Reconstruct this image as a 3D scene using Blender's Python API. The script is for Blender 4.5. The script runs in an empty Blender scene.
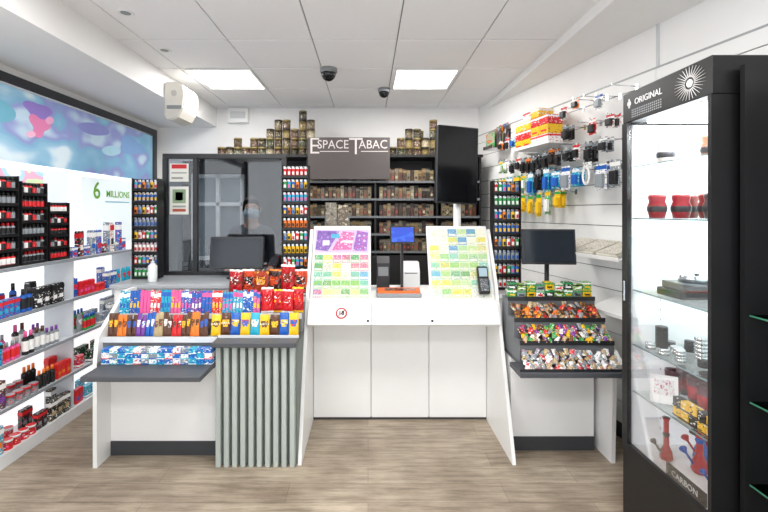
import bpy,bmesh,math,random
from mathutils import Vector,Matrix,Euler
R=random.Random(7)
sc=bpy.context.scene
COL=sc.collection
try:
    sc.view_settings.view_transform='Standard'
except Exception: pass
F=420.0;CX=368;CY=212;CZ=1.55
# ---------------------------------------------------------------- materials
def lin(h):
    h=h.lstrip('#');o=[]
    for i in (0,2,4):
        v=int(h[i:i+2],16)/255
        o.append(v/12.92 if v<=.04045 else ((v+.055)/1.055)**2.4)
    return tuple(o)+(1,)
MC={}
def mat(c,rough=.5,metal=0,emit=0,noise=.06,scale=9):
    key=(c,rough,metal,emit,noise,scale)
    if key in MC: return MC[key]
    m=bpy.data.materials.new('surface_'+c.strip('#'));m.use_nodes=True
    nt=m.node_tree;b=nt.nodes['Principled BSDF'];L=lin(c)
    b.inputs['Roughness'].default_value=rough;b.inputs['Metallic'].default_value=metal
    tc=nt.nodes.new('ShaderNodeTexCoord');n=nt.nodes.new('ShaderNodeTexNoise');n.inputs['Scale'].default_value=scale
    mx=nt.nodes.new('ShaderNodeMix');mx.data_type='RGBA'
    mx.inputs[6].default_value=tuple(x*(1-noise) for x in L[:3])+(1,)
    mx.inputs[7].default_value=tuple(min(1,x*(1+noise)) for x in L[:3])+(1,)
    nt.links.new(tc.outputs['Object'],n.inputs['Vector']);nt.links.new(n.outputs['Fac'],mx.inputs[0])
    nt.links.new(mx.outputs[2],b.inputs['Base Color'])
    if emit:
        nt.links.new(mx.outputs[2],b.inputs['Emission Color']);b.inputs['Emission Strength'].default_value=emit
    MC[key]=m;return m
def printm(cols,scale=(38,38,90),rough=.3,interp='CONSTANT',emit=0,ps=None):
    """procedural printed packaging: patches of the given colours"""
    key=('print',tuple(cols),scale,rough,emit,interp)
    if key in MC:return MC[key]
    m=bpy.data.materials.new('printed_'+cols[0].strip('#'));m.use_nodes=True;nt=m.node_tree;b=nt.nodes['Principled BSDF'];N=nt.nodes.new;l=nt.links.new
    tc=N('ShaderNodeTexCoord');oi=N('ShaderNodeObjectInfo');ml=N('ShaderNodeMath');ml.operation='MULTIPLY';ml.inputs[1].default_value=7;l(oi.outputs['Random'],ml.inputs[0])
    ad=N('ShaderNodeVectorMath');ad.operation='ADD';l(tc.outputs['Object'],ad.inputs[0]);l(ml.outputs[0],ad.inputs[1])
    mp=N('ShaderNodeMapping');mp.inputs['Scale'].default_value=scale;l(ad.outputs[0],mp.inputs['Vector'])
    n=N('ShaderNodeTexNoise');n.inputs['Scale'].default_value=1;n.inputs['Detail'].default_value=1.5;l(mp.outputs[0],n.inputs['Vector'])
    cr=N('ShaderNodeValToRGB');cr.color_ramp.interpolation=interp;el=cr.color_ramp.elements
    if ps is None: ps={3:[0,.38,.62],4:[0,.38,.6,.67],5:[0,.38,.48,.56,.64],6:[0,.37,.45,.52,.58,.65]}[len(cols)]
    order=list(cols)
    if len(cols) in (3,4) and interp=='CONSTANT': order=[cols[1],cols[0]]+list(cols[2:])
    el[0].position=ps[0];el[0].color=lin(order[0]);el[1].position=ps[1];el[1].color=lin(order[1])
    for p,c in zip(ps[2:],order[2:]): e=el.new(p);e.color=lin(c)
    l(n.outputs['Fac'],cr.inputs[0]);l(cr.outputs[0],b.inputs['Base Color']);b.inputs['Roughness'].default_value=rough
    if emit: l(cr.outputs[0],b.inputs['Emission Color']);b.inputs['Emission Strength'].default_value=emit
    MC[key]=m;return m
def glassmat(name,tint=(1,1,1,1),refl=.08):
    m=bpy.data.materials.new(name);m.use_nodes=True;nt=m.node_tree;nt.nodes.clear()
    o=nt.nodes.new('ShaderNodeOutputMaterial');t=nt.nodes.new('ShaderNodeBsdfTransparent');g=nt.nodes.new('ShaderNodeBsdfGlossy')
    t.inputs['Color'].default_value=tint;g.inputs['Roughness'].default_value=.02
    lw=nt.nodes.new('ShaderNodeLayerWeight');lw.inputs['Blend'].default_value=.15
    mm=nt.nodes.new('ShaderNodeMath');mm.operation='MULTIPLY_ADD';mm.inputs[1].default_value=.5;mm.inputs[2].default_value=refl*.5
    mx=nt.nodes.new('ShaderNodeMixShader');nt.links.new(lw.outputs['Fresnel'],mm.inputs[0]);nt.links.new(mm.outputs[0],mx.inputs[0])
    nt.links.new(t.outputs[0],mx.inputs[1]);nt.links.new(g.outputs[0],mx.inputs[2]);nt.links.new(mx.outputs[0],o.inputs[0]);return m
GLASS=glassmat('clear_glass');GLASSG=glassmat('shelf_glass',(.95,.99,.97,1),.1);GLASSR=glassmat('reflective_partition_glass',(.58,.61,.64,1),.2)
DSG=glassmat('dark_shelf_glass',(.3,.45,.4,1),.1)
WHITE=mat('#f2f2f1',.45,noise=.02);WALLW=mat('#f4f3f2',.8,noise=.02);CEIL=mat('#fafafb',.9,noise=.02,scale=60)
BLACK=mat('#141416',.4);DARK=mat('#3c3e42',.5);GREY=mat('#8b8f92',.4);BAR=mat('#2a2b2e',.35)
METAL=mat('#c9cbcd',.25,1);CHROME=mat('#e4e6e8',.1,1);SAGE=mat('#b0b8b3',.6);SCREEN=mat('#0c0d10',.12,noise=.0)
TRAY=mat('#4b4d52',.5)
def floormat():
    m=bpy.data.materials.new('vinyl_plank_floor');m.use_nodes=True;nt=m.node_tree;b=nt.nodes['Principled BSDF'];N=nt.nodes.new;l=nt.links.new
    tc=N('ShaderNodeTexCoord');br=N('ShaderNodeTexBrick');br.offset=.37;br.inputs['Scale'].default_value=1
    br.inputs['Brick Width'].default_value=1.2;br.inputs['Row Height'].default_value=.16;br.inputs['Mortar Size'].default_value=.0012
    br.inputs['Color1'].default_value=lin('#b5a897');br.inputs['Color2'].default_value=lin('#a69888');br.inputs['Mortar'].default_value=lin('#7d7163')
    l(tc.outputs['Object'],br.inputs['Vector'])
    mp=N('ShaderNodeMapping');mp.inputs['Scale'].default_value=(1.8,18,1);l(tc.outputs['Object'],mp.inputs['Vector'])
    n=N('ShaderNodeTexNoise');n.inputs['Scale'].default_value=1.9;n.inputs['Detail'].default_value=10;n.inputs['Roughness'].default_value=.72;l(mp.outputs[0],n.inputs['Vector'])
    cr=N('ShaderNodeValToRGB');cr.color_ramp.elements[0].position=.36;cr.color_ramp.elements[0].color=(.38,.34,.29,1);cr.color_ramp.elements[1].position=.58;cr.color_ramp.elements[1].color=(1.12,1.1,1.06,1);l(n.outputs['Fac'],cr.inputs[0])
    n2=N('ShaderNodeTexNoise');n2.inputs['Scale'].default_value=3.1;n2.inputs['Detail'].default_value=6;l(tc.outputs['Object'],n2.inputs['Vector'])
    cr2=N('ShaderNodeValToRGB');cr2.color_ramp.elements[0].position=.35;cr2.color_ramp.elements[0].color=(.72,.69,.66,1);cr2.color_ramp.elements[1].position=.65;cr2.color_ramp.elements[1].color=(1.06,1.06,1.06,1);l(n2.outputs['Fac'],cr2.inputs[0])
    m1=N('ShaderNodeMix');m1.data_type='RGBA';m1.blend_type='MULTIPLY';m1.inputs[0].default_value=.7;l(br.outputs['Color'],m1.inputs[6]);l(cr.outputs[0],m1.inputs[7])
    m2=N('ShaderNodeMix');m2.data_type='RGBA';m2.blend_type='MULTIPLY';m2.inputs[0].default_value=1;l(m1.outputs[2],m2.inputs[6]);l(cr2.outputs[0],m2.inputs[7])
    l(m2.outputs[2],b.inputs['Base Color']);b.inputs['Roughness'].default_value=.38;return m
# ---------------------------------------------------------------- mesh builder
class M:
    def __init__(s): s.bm=bmesh.new();s.mats=[]
    def mi(s,m):
        if m not in s.mats: s.mats.append(m)
        return s.mats.index(m)
    def _new(s,fn,m,smooth=False):
        old=set(s.bm.faces);fn();k=s.mi(m)
        for f in s.bm.faces:
            if f not in old: f.material_index=k;f.smooth=smooth
    def box(s,x0,x1,y0,y1,z0,z1,m,bev=0,seg=2):
        k=s.mi(m);v=[s.bm.verts.new((x,y,z)) for x in (x0,x1) for y in (y0,y1) for z in (z0,z1)]
        fs=[s.bm.faces.new([v[i] for i in q]) for q in ((0,1,3,2),(4,6,7,5),(0,4,5,1),(2,3,7,6),(0,2,6,4),(1,5,7,3))]
        for f in fs: f.material_index=k
        if bev:
            es=list({e for f in fs for e in f.edges});r=bmesh.ops.bevel(s.bm,geom=es,offset=bev,segments=seg,affect='EDGES',profile=.5)
            for f in r['faces']: f.material_index=k
        return s
    def prism(s,pts,a0,a1,m,axis='X'):
        k=s.mi(m)
        def P(p,a):
            return {'X':(a,p[0],p[1]),'Y':(p[0],a,p[1]),'Z':(p[0],p[1],a)}[axis]
        A=[s.bm.verts.new(P(p,a0)) for p in pts];B=[s.bm.verts.new(P(p,a1)) for p in pts];n=len(pts);fs=[s.bm.faces.new(A),s.bm.faces.new(B[::-1])]
        for i in range(n): fs.append(s.bm.faces.new((A[i],B[i],B[(i+1)%n],A[(i+1)%n])))
        for f in fs: f.material_index=k
        bmesh.ops.recalc_face_normals(s.bm,faces=fs);return s
    def lathe(s,prof,ms,seg=16,c=(0,0,0),sx=1,sy=1,axis='Z'):
        rings=[]
        def P(x,y,z):
            if axis=='Z': return (c[0]+x,c[1]+y,c[2]+z)
            if axis=='Y': return (c[0]+x,c[1]+z,c[2]+y)
            return (c[0]+z,c[1]+x,c[2]+y)
        for r,z in prof:
            if r<1e-6: rings.append([s.bm.verts.new(P(0,0,z))])
            else: rings.append([s.bm.verts.new(P(r*sx*math.cos(2*math.pi*i/seg),r*sy*math.sin(2*math.pi*i/seg),z)) for i in range(seg)])
        fs=[]
        for j in range(len(rings)-1):
            a,b=rings[j],rings[j+1];m=ms[j] if isinstance(ms,(list,tuple)) else ms;k=s.mi(m)
            for i in range(seg):
                i2=(i+1)%seg
                if len(a)==1 and len(b)==1: continue
                if len(a)==1: q=(a[0],b[i],b[i2])
                elif len(b)==1: q=(a[i],b[0],a[i2])
                else: q=(a[i],b[i],b[i2],a[i2])
                f=s.bm.faces.new(q);f.material_index=k;f.smooth=len(a)>1 and len(b)>1 and abs(prof[j][0]-prof[j+1][0])<abs(prof[j][1]-prof[j+1][1])*3;fs.append(f)
        bmesh.ops.recalc_face_normals(s.bm,faces=fs);return s
    def cyl(s,c,r,h,m,seg=16,axis='Z'):
        return s.lathe([(0,0),(r,0),(r,h),(0,h)],m,seg,c,axis=axis)
    def text(s,body,size,loc,m,face='-Y',ext=.0008,ax='CENTER',sx=1,off=0):
        cu=bpy.data.curves.new('t','FONT');cu.body=body;cu.size=size;cu.extrude=ext;cu.align_x=ax;cu.align_y='CENTER';cu.resolution_u=3;cu.offset=off
        o=bpy.data.objects.new('t',cu);COL.objects.link(o);bpy.context.view_layer.update()
        me=bpy.data.meshes.new_from_object(o.evaluated_get(bpy.context.evaluated_depsgraph_get()))
        rot={'-Y':Matrix.Rotation(math.pi/2,4,'X'),'-X':Matrix.Rotation(-math.pi/2,4,'Z')@Matrix.Rotation(math.pi/2,4,'X'),'+X':Matrix.Rotation(math.pi/2,4,'Z')@Matrix.Rotation(math.pi/2,4,'X'),'Z':Matrix()}[face]
        me.transform(Matrix.Translation(loc)@rot@Matrix.Diagonal((sx,1,1,1)))
        s._new(lambda:s.bm.from_mesh(me),m)
        bpy.data.objects.remove(o);bpy.data.meshes.remove(me);return s
    def pillow(s,w,d,h,a,b,c,nx=8,nz=10,cr=0):
        for sg in (-1,1):
            g=[]
            for j in range(nz+1):
                row=[]
                for i in range(nx+1):
                    u=2*i/nx-1;v=2*j/nz-1
                    t=max(.0008,(d/2)*(1-abs(u)**3)*(1-abs(v)**3)*(1+.1*math.sin(9*u+5*v)+.06*math.sin(14*v-6*u)+cr*math.sin(17*u+11*v*v)*math.cos(13*v+4*u)))
                    row.append(s.bm.verts.new((u*w/2*(1-.05*(1-abs(v)**6)),sg*t,h*(j/nz)*(1+cr*.06*math.sin(7*u)*(j==nz)))))
                g.append(row)
            for j in range(nz):
                for i in range(nx):
                    u=(2*i+1)/nx-1;v=(2*j+1)/nz-1
                    m=a
                    if abs(v)>.85: m=b
                    elif u*u/.5+(v-.15)**2/.12<1: m=c
                    q=[g[j][i],g[j][i+1],g[j+1][i+1],g[j+1][i]]
                    if sg>0:q=q[::-1]
                    f=s.bm.faces.new(q);f.material_index=s.mi(m);f.smooth=cr==0
        bmesh.ops.remove_doubles(s.bm,verts=s.bm.verts,dist=.0003);return s
    def mesh(s,name):
        me=bpy.data.meshes.new(name);s.bm.to_mesh(me);s.bm.free()
        for m in s.mats: me.materials.append(m)
        return me
    def obj(s,name,parent=None,loc=(0,0,0),rot=(0,0,0),label=None,cat=None,world=False,group=None,kind=None):
        return mk(s.mesh(name),name,parent,loc,rot,label,cat,world,group,kind)
def mk(me,name,parent=None,loc=(0,0,0),rot=(0,0,0),label=None,cat=None,world=False,group=None,kind=None):
    o=bpy.data.objects.new(name,me);COL.objects.link(o);o.location=loc;o.rotation_euler=rot
    if parent:
        o.parent=parent
        if world: o.matrix_parent_inverse=(Matrix.Translation(parent.location)@parent.rotation_euler.to_matrix().to_4x4()).inverted()
    if label:o['label']=label
    if cat:o['category']=cat
    if group:o['group']=group
    if kind:o['kind']=kind
    return o
def root(name,label,cat,loc=(0,0,0),rot=(0,0,0),group=None):
    o=mk(None,name,None,loc,rot,label,cat,group=group);o.empty_display_size=.1;return o
# ---------------------------------------------------------------- room
m=M();m.box(-2.7,2.8,-1.6,5.1,-.06,0,floormat());m.obj('floor',kind='structure')
m=M();m.box(-2.7,2.8,-1.6,5.1,2.8,2.86,mat('#9c9c9f',.9))
for i in range(-2,8):
    for j in range(-9,3):
        x=-1.62+.61*i;y=3.61+.6*j
        x0=max(x+.004,-2.69);x1=min(x+.606,2.79);y0=max(y+.008,-1.6);y1=min(y+.592,5.09)
        if x1>x0 and y1>y0: m.box(x0,x1,y0,y1,2.785,2.8,CEIL,.003,1)
m.obj('ceiling',kind='structure')
m=M();m.box(-2.7,1.6,5.0,5.1,0,2.8,WALLW);m.obj('wall_back',kind='structure')
m=M();m.box(-2.7,-1.8,-1.6,5.0,2.56,2.785,WALLW);m.obj('trim_1',kind='structure')
m=M();m.box(-2.7,-2.5,-1.6,5.0,2.5,2.56,WALLW);m.box(-2.7,-2.5,-1.6,5.0,0,.08,WALLW);m.box(-2.7,-2.5,4.9,5.0,.08,2.5,WALLW);m.obj('wall_left',kind='structure')
WD=Vector((.2026,-.9793,0)).normalized();WR=math.atan2(WD.y,WD.x);WN=Vector((WD.y,-WD.x,0))
def W(s,h,z): 
    p=Vector((1.30,5.0,0))+WD*s+WN*h;return (p.x,p.y,z)
m=M();m.box(0,6.7,.015,.1,0,2.8,WALLW);m.box(0,6.7,0.006,.015,0,2.44,mat('#55585a',.6))
z=.1
while z<2.4:
    for s0 in (0,1.22,2.44,3.66,4.88): m.box(s0,min(s0+1.217,6.7),-.004,.006,z+.006,min(z+.15,2.44),WHITE)
    z+=.15
m.box(0,6.7,-.004,.006,0,.1,DARK);m.box(0,6.7,-.006,.015,2.44,2.452,mat('#a9abad',.4))
for s0 in (2.44,3.66): m.box(s0-.008,s0+.008,.004,.015,2.452,2.8,mat('#cfd1d3',.4))
m.obj('wall_right',loc=(1.30,5,0),rot=(0,0,WR),kind='structure')
m=M();m.prism([(1.36,-1.6),(2.6,-1.6),(1.36+.02,4.99),(1.36,4.99)],2.72,2.785,WALLW,'Z');m.obj('trim_2',kind='structure')
m=M();m.box(-2.499,-2.47,-1.6,5,0,.1,DARK);m.obj('baseboard_left',kind='structure')
wf=root('window_1','dark framed shop window wall','window',(-2.5,2,0));wf['kind']='structure'
m=M()
m.box(-2.52,-2.46,-1.5,4.9,2.43,2.5,BAR)
for y in (-1.5,.6,2.1,4.83): m.box(-2.52,-2.46,y,y+.07,.1,2.43,BAR)
m.box(-2.52,-2.46,-1.5,4.9,.08,.14,BAR);m.obj('window_frame',wf,world=True)
m=M();m.box(-2.495,-2.49,-1.43,4.83,.14,2.43,GLASS);m.obj('glass_pane',wf,world=True)
poster=root('window_poster','blue and purple window film with a pink shape','poster',(-2.47,3.6,2.1))
m=M();m.box(-2.476,-2.474,2.17,4.82,1.9,2.42,printm(['#d6e6f0','#8fbcd6','#7fb0d0','#8f98cc','#bcd2e4'],(1,2.6,4.2),.6,interp='EASE',emit=.25,ps=[0.3,.42,.5,.58,.7]));m.obj('printed_film',poster,world=True)  # film given a weak glow, as if lit through
def blob(cy,cz,ry,rz_,cc,n=28,w1=.18,ph=0,k=3,d=0):
    pts=[(cy+ry*math.cos(a)*(1+w1*math.sin(k*a+ph)),cz+rz_*math.sin(a)*(1+w1*math.sin(k*a+ph))) for a in [2*math.pi*i/n for i in range(n)]]
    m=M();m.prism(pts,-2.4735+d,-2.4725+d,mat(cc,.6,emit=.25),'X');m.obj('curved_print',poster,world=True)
blob(2.72,2.22,.2,.1,'#6fb0c8',k=2,ph=1);blob(3.8,2.3,.2,.06,'#8a90cc',k=2,ph=.4);blob(4.4,2.24,.22,.09,'#7fa4d2',k=3,ph=2);blob(3.15,2.31,.13,.06,'#8f78c4',k=3,d=.0006);blob(4.05,2.14,.14,.05,'#a8cfe0',k=2,d=.0006)
blob(3.16,2.2,.09,.075,'#dd7fae',k=3,ph=.5,w1=.3,d=.0014);blob(3.26,2.26,.04,.03,'#eca6c8',k=2,d=.002);blob(3.08,2.12,.04,.025,'#eeb6d0',k=2,d=.002)
def wposter(y0,y1,z0,z1,base,lab,dec=None,e=.6):
    r=root('window_poster',lab,'poster',(-2.47,(y0+y1)/2,z0))
    m=M();m.box(-2.476,-2.474,y0,y1,z0,z1,mat(base,.6,emit=e));  # sheet emits a little, light from behind put into its colour
    if dec: dec(m)
    m.obj('poster_sheet',r,world=True)
def d1(m):
    G=mat('#6fa33c',.5,emit=.2)
    m.text('MILLIONS',.09,(-2.4725,4.16,1.72),G,'+X',off=.0015);m.text('6',.22,(-2.4725,3.83,1.74),G,'+X',off=.003)
    m.box(-2.4735,-2.4725,3.95,4.35,1.64,1.655,mat('#9fc3d4',.5,emit=.2))
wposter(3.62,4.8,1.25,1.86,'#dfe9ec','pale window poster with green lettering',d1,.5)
def d2(m):
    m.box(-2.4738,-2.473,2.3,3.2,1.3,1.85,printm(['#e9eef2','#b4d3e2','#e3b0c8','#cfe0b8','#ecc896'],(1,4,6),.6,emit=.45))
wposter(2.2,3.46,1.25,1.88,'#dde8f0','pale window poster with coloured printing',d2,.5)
wf=root('window_2','dark framed shopfront facing the street','window',(0,-1.55,0));wf['kind']='structure'
m=M()
for x in (-2.5,-1.2,0,1.2,2.45): m.box(x,x+.07,-1.6,-1.53,0,2.6,BAR)
m.box(-2.5,2.5,-1.6,-1.53,2.6,2.8,BAR);m.obj('window_frame',wf,world=True)
m=M();m.box(-2.43,2.45,-1.57,-1.565,0,2.6,GLASS);m.obj('glass_pane',wf,world=True)
# ---------------------------------------------------------------- ceiling fittings
EM=mat('#ffffff',.5,emit=4,noise=0)
def lightpanel(x,y,w=.28):
    r=root('ceiling_light','square recessed LED panel light in the tiled ceiling','ceiling light',(x,y,2.785),group='square ceiling panel lights')
    a=w+.02
    m=M();m.box(-a,a,-.295,-.275,-.012,0,WHITE);m.box(-a,a,.275,.295,-.012,0,WHITE);m.box(-a,-w,-.275,.275,-.012,0,WHITE);m.box(w,a,-.275,.275,-.012,0,WHITE);m.obj('light_frame',r)
    m=M();m.box(-w,w,-.275,.275,-.006,0,EM);m.obj('light_diffuser',r)
    L=bpy.data.lights.new('panel_lamp','AREA');L.shape='SQUARE';L.size=.5;L.energy=22;L.color=(1,.975,.94)
    o=bpy.data.objects.new('panel_lamp',L);COL.objects.link(o);o.parent=r;o.location=(0,0,-.02)
for x,w in ((-1.29,.262),(.515,.262)):
    for y in (3.905,1.5,-.3): lightpanel(x,y,w)  # only the far row is in view; nearer rows added for room light
for x,y,r0 in ((-.34,3.62,.075),(.16,4.2,.06)):
    r=root('dome_camera','black dome security camera hanging from the ceiling tiles','security camera',(x,y,2.785),group='ceiling dome cameras')
    m=M();m.lathe([(0,0),(r0,0),(r0,-.03),(r0*.9,-.04),(0,-.04)],GREY,20);m.obj('camera_base',r)
    m=M();m.lathe([(r0*.88,-.04)]+[(r0*.85*math.cos(a),-.04-r0*.9*math.sin(a)) for a in [i*math.pi/12 for i in range(6)]]+[(0,-.04-r0*.9)],SCREEN,20);m.obj('camera_dome',r)
for x,y in ((-1.5,2.6),(-1.55,3.2)):
    r=root('downlight','small round recessed downlight in the ceiling','ceiling light',(x,y,2.785),group='round ceiling downlights')
    m=M();m.lathe([(.03,-.004),(.045,-.008),(.05,0)],WHITE,20);m.obj('trim_ring',r)
    m=M();m.cyl((0,0,-.004),.032,.004,GREY);m.obj('light_lens',r)
r=root('air_unit','rounded white plastic unit mounted on the ceiling beam','air conditioner',(-1.8,3.85,2.36))
m=M();m.prism([(.0,.34),(.12,.34),(.17,.31),(.19,.24),(.17,.1),(.12,.02),(.04,0),(0,.03)],-.15,.15,mat('#d9d6ce',.4),'Y')
bmesh.ops.bevel(m.bm,geom=m.bm.edges[:],offset=.012,segments=2,affect='EDGES');m.obj('unit_casing',r)
m=M();m.box(.03,.16,-.156,-.149,.1,.13,GREY);m.obj('air_grille',r)
m=M();m.lathe([(0,-.158),(.025,-.156),(.028,-.149)],mat('#b9b7b1',.4),16,(.09,0,.24),axis='Y');m.obj('dial',r)
r=root('ventilation_box','small white ventilation box high on the back wall','vent',(-1.53,5.0,2.6))
m=M();m.box(-.12,.12,-.07,0,-.0,.18,WHITE,.008);m.obj('box_casing',r)
m=M();m.box(-.09,.09,-.073,-.07,.05,.13,mat('#cfd0d1',.4));m.obj('vent_cover',r)
# ---------------------------------------------------------------- product meshes
cache={}
def packm(w,d,h,a,b,c,st='box',txt=None):
    k=(w,d,h,a,b,c,st,txt)
    if k in cache:return cache[k]
    A,B,C=mat(a,.35),mat(b,.35),mat(c,.35);m=M()
    PR=printm([a,b,c],(55,55,110))
    if st=='box':
        e=.0006;m.box(-w/2,w/2,-d/2,d/2,0,h,PR,min(w,d,h)*.06,1)
        m.box(-w/2-e,w/2+e,-d/2-e,d/2+e,h*.08,h*.22,B)
    elif st=='boxt':
        e=.0006;m.box(-w/2,w/2,-d/2,d/2,0,h,PR,min(w,d,h)*.06,1);m.box(-w/2-e,w/2+e,-d/2-e,d/2+e,h*.72,h*.9,B)
        m.box(-w*.3,w*.3,-d/2-.001,-d/2+.001,h*.25,h*.45,C)
    elif st=='bag':
        m.pillow(w,d,h,mat(a,.22),mat(a,.3),printm([b,a,c],(60,60,90)))
        if txt: m.text(txt,w*.33,(0,-d/2*1.2,h*.56),mat('#fff8e8',.4))
    elif st=='crisp':
        m.pillow(w,d,h,printm([a,a,b,a],(22,22,34),.18),mat(c,.25),printm([b,c,a,'#f4f4f2'],(45,45,60),.18),10,14,cr=.22)
    elif st=='sweet':
        m.pillow(w,d,h,printm([a,b,c],(90,90,120)),B,A,4,5)
    elif st=='tin':
        r=w/2;m.lathe([(0,0),(r*.97,0),(r,.003),(r,h*.14),(r,h*.45),(r,h*.8),(r*1.03,h*.8),(r*1.03,h*.97),(r*.98,h),(0,h)],[A,A,A,PR,PR,A,B,B,A],16)
    elif st=='bottle':
        r=w/2;m.lathe([(0,0),(r*.9,0),(r,.004),(r,h*.15),(r,h*.6),(r,h*.68),(r*.45,h*.76),(r*.55,h*.76),(r*.5,h),(0,h)],[A,A,A,B,A,A,C,C,C],12)
    elif st=='lighter':
        r=w/2;m.lathe([(0,0),(r*.9,0),(r,.003),(r,h*.72),(r*.95,h*.74),(0,h*.74)],A,12,sy=.6);m.box(-r*.9,r*.5,-r*.55,r*.55,h*.74,h*.96,METAL,.001,1)
        m.cyl((-.0,-r*.3,h*.93),r*.4,r*.6,BAR,8,'Y');m.box(r*.5,r*.95,-r*.4,r*.4,h*.74,h*.86,B)
        m.box(-r*.6,r*.6,-r*.63,-r*.5,h*.2,h*.5,B)
    elif st=='blister':
        m.box(-w/2,w/2,-.001,.001,0,h,PR);m.box(-w/2,w/2,-.0016,-.0008,h*.78,h*.93,B)
        m.box(-w*.33,w*.33,-d,-.001,h*.12,h*.62,C,min(w,d)*.15,2)
        m.lathe([(.004,0),(.008,0),(.008,-.003),(.004,-.003)],WHITE,10,(0,-.001,h*.955),axis='Y')
    elif st=='cable':
        m.box(-w/2,w/2,-.001,.001,h*.75,h,PR)
        for rr_ in (.42,.34):
            pts=[(math.cos(t)*w*rr_,-.008-rr_*.01,h*.45+math.sin(t)*h*.36*rr_/.42) for t in [i*2*math.pi/18 for i in range(18)]]
            k_=m.mi(A);rings=[]
            for (px,py,pz) in pts:
                cx,cz=0,h*.45;dx,dz=px-cx,pz-cz;L=math.hypot(dx,dz)
                rings.append([m.bm.verts.new((px+dx/L*.005*math.cos(q),py+.005*math.sin(q),pz+dz/L*.005*math.cos(q))) for q in (0,1.57,3.14,4.71)])
            for i in range(18):
                for j in range(4):
                    f=m.bm.faces.new((rings[i][j],rings[i][(j+1)%4],rings[(i+1)%18][(j+1)%4],rings[(i+1)%18][j]));f.material_index=k_;f.smooth=True
    cache[k]=m.mesh(st+'_pack');return cache[k]
def put(me,name,label,cat,group,x,y,z,rz=0,rx=0):
    return mk(me,name,None,(x,y,z),(rx,0,rz),label,cat,group=group)
CN={'#d8232a':'red','#1f5fb8':'blue','#f2c11d':'yellow','#2f9e4f':'green','#ef7d22':'orange','#7c3fa0':'purple','#e55a9b':'pink','#27a9c9':'turquoise','#f4f4f2':'white','#1b1b1d':'black','#5a3420':'brown','#b8a27a':'beige','#8e959b':'grey'}
PAL=list(CN);BR=PAL[:8]
def tone(a): return CN.get(a,'coloured')
# ---------------------------------------------------------------- left candy counter
c=root('display_counter','white counter with stepped candy shelves and sage slatted front','counter',(-1.04,2.8,0))
m=M();m.prism([(2.54,0),(2.98,0),(2.98,1.02),(2.86,1.02),(2.56,.79),(2.54,.64)],-1.665,-1.64,WHITE);m.obj('end_panel',c,world=True)
m=M();m.box(-1.64,-.93,2.68,2.99,.09,.61,WHITE);m.obj('back_panel',c,world=True)
m=M();m.box(-1.64,-.93,2.675,2.99,0,.09,DARK);m.obj('kickboard',c,world=True)
m=M();m.box(-1.6,-.93,2.33,2.54,.605,.635,TRAY,.004,1);m.box(-1.64,-.93,2.54,2.99,.605,.635,TRAY);m.obj('lower_shelf',c,world=True)
m=M();m.box(-.93,-.43,2.59,2.99,0,.74,mat('#7d8480',.7))
for i in range(10): m.box(-.925+i*.05,-.925+i*.05+.03,2.545,2.59,0,.74,SAGE,.003,1)
m.obj('slatted_panel',c,world=True,label='sage grey vertical slats')
m=M();m.box(-.935,-.43,2.5,2.99,.74,.77,TRAY,.004,1);m.obj('upper_ledge',c,world=True)
for (x0,y0,z0,z1,n) in ((-1.64,2.6,.635,.77,0),(-1.64,2.72,.77,.885,1),(-1.64,2.84,.885,.97,2)):
    xe=-.935 if n==0 else -.43
    m=M();m.box(x0,xe,y0,2.99,z0,z1,mat('#777b80',.5));m.box(x0,xe,y0-.012,y0+.002,z1-.025,z1+.008,mat('#d6d8da',.4));m.obj('step_shelf',c,world=True)
m=M();m.box(-.93,-.43,2.6,2.612,.77,.785,mat('#d6d8da',.4));m.obj('shelf_lip',c,world=True)
gcols=[('#1f5fb8','#f4f4f2','#27a9c9'),('#27a9c9','#f4f4f2','#1f5fb8'),('#f4f4f2','#27a9c9','#2f9e4f'),('#f4f4f2','#d8232a','#1f5fb8'),('#1f5fb8','#27a9c9','#f4f4f2'),('#8e959b','#1f5fb8','#f4f4f2')]
for lay in range(3):
    for i in range(14):
        cc=gcols[(i*2+lay*3+(i//3))%6];put(packm(.046,.06,.031,*cc),'gum_pack','%s chewing gum box on the lower counter shelf'%tone(cc[0]),'chewing gum','chewing gum boxes on the lower shelf',-1.575+i*.0475,2.545,.6355+lay*.0314)
ch=[('#5a3420','#f2c11d','#d8232a'),('#7c3fa0','#f4f4f2','#1f5fb8'),('#5a3420','#f4f4f2','#ef7d22'),('#ef7d22','#5a3420','#f2c11d'),('#1f5fb8','#f4f4f2','#d8232a'),('#d8232a','#5a3420','#f4f4f2'),('#5a3420','#1f5fb8','#7c3fa0'),('#b8a27a','#5a3420','#d8232a')]
x=-1.62;i=0
while x<-1.0:
    cc=ch[(i//2*3)%8];put(packm(.03,.014,R.choice([.13,.14,.148]),cc[0],cc[1],cc[2],'bag'),'chocolate_bar','%s wrapped chocolate bar leaning on the middle step'%tone(cc[0]),'chocolate bar','chocolate bars on the middle step',x,2.64,.7705,R.uniform(-.25,.25),-.22);
    x+=.0285;i+=1
for i in range(9):
    cc=[('#f2c11d','#5a3420','#5a3420'),('#5a3420','#f2c11d','#ef7d22'),('#1f5fb8','#f2c11d','#f4f4f2'),('#f2c11d','#1f5fb8','#d8232a'),('#27a9c9','#f4f4f2','#f2c11d')][i%5]
    w=.062;t="m&m's" if cc[1]=='#5a3420' or i==1 else None
    put(packm(w,.026,R.choice([.13,.142]),*cc,'bag',t),'candy_bag','%s candy bag leaning on the middle step'%tone(cc[0]),'candy bag','candy bags on the middle step',-.96+i*.0615,2.645,.7705,R.uniform(-.15,.15),-.2)
tb=['#27a9c9','#1f5fb8','#e55a9b','#d8232a','#27a9c9','#e55a9b','#1f5fb8','#7c3fa0','#1f5fb8','#d8232a','#27a9c9']
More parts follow.
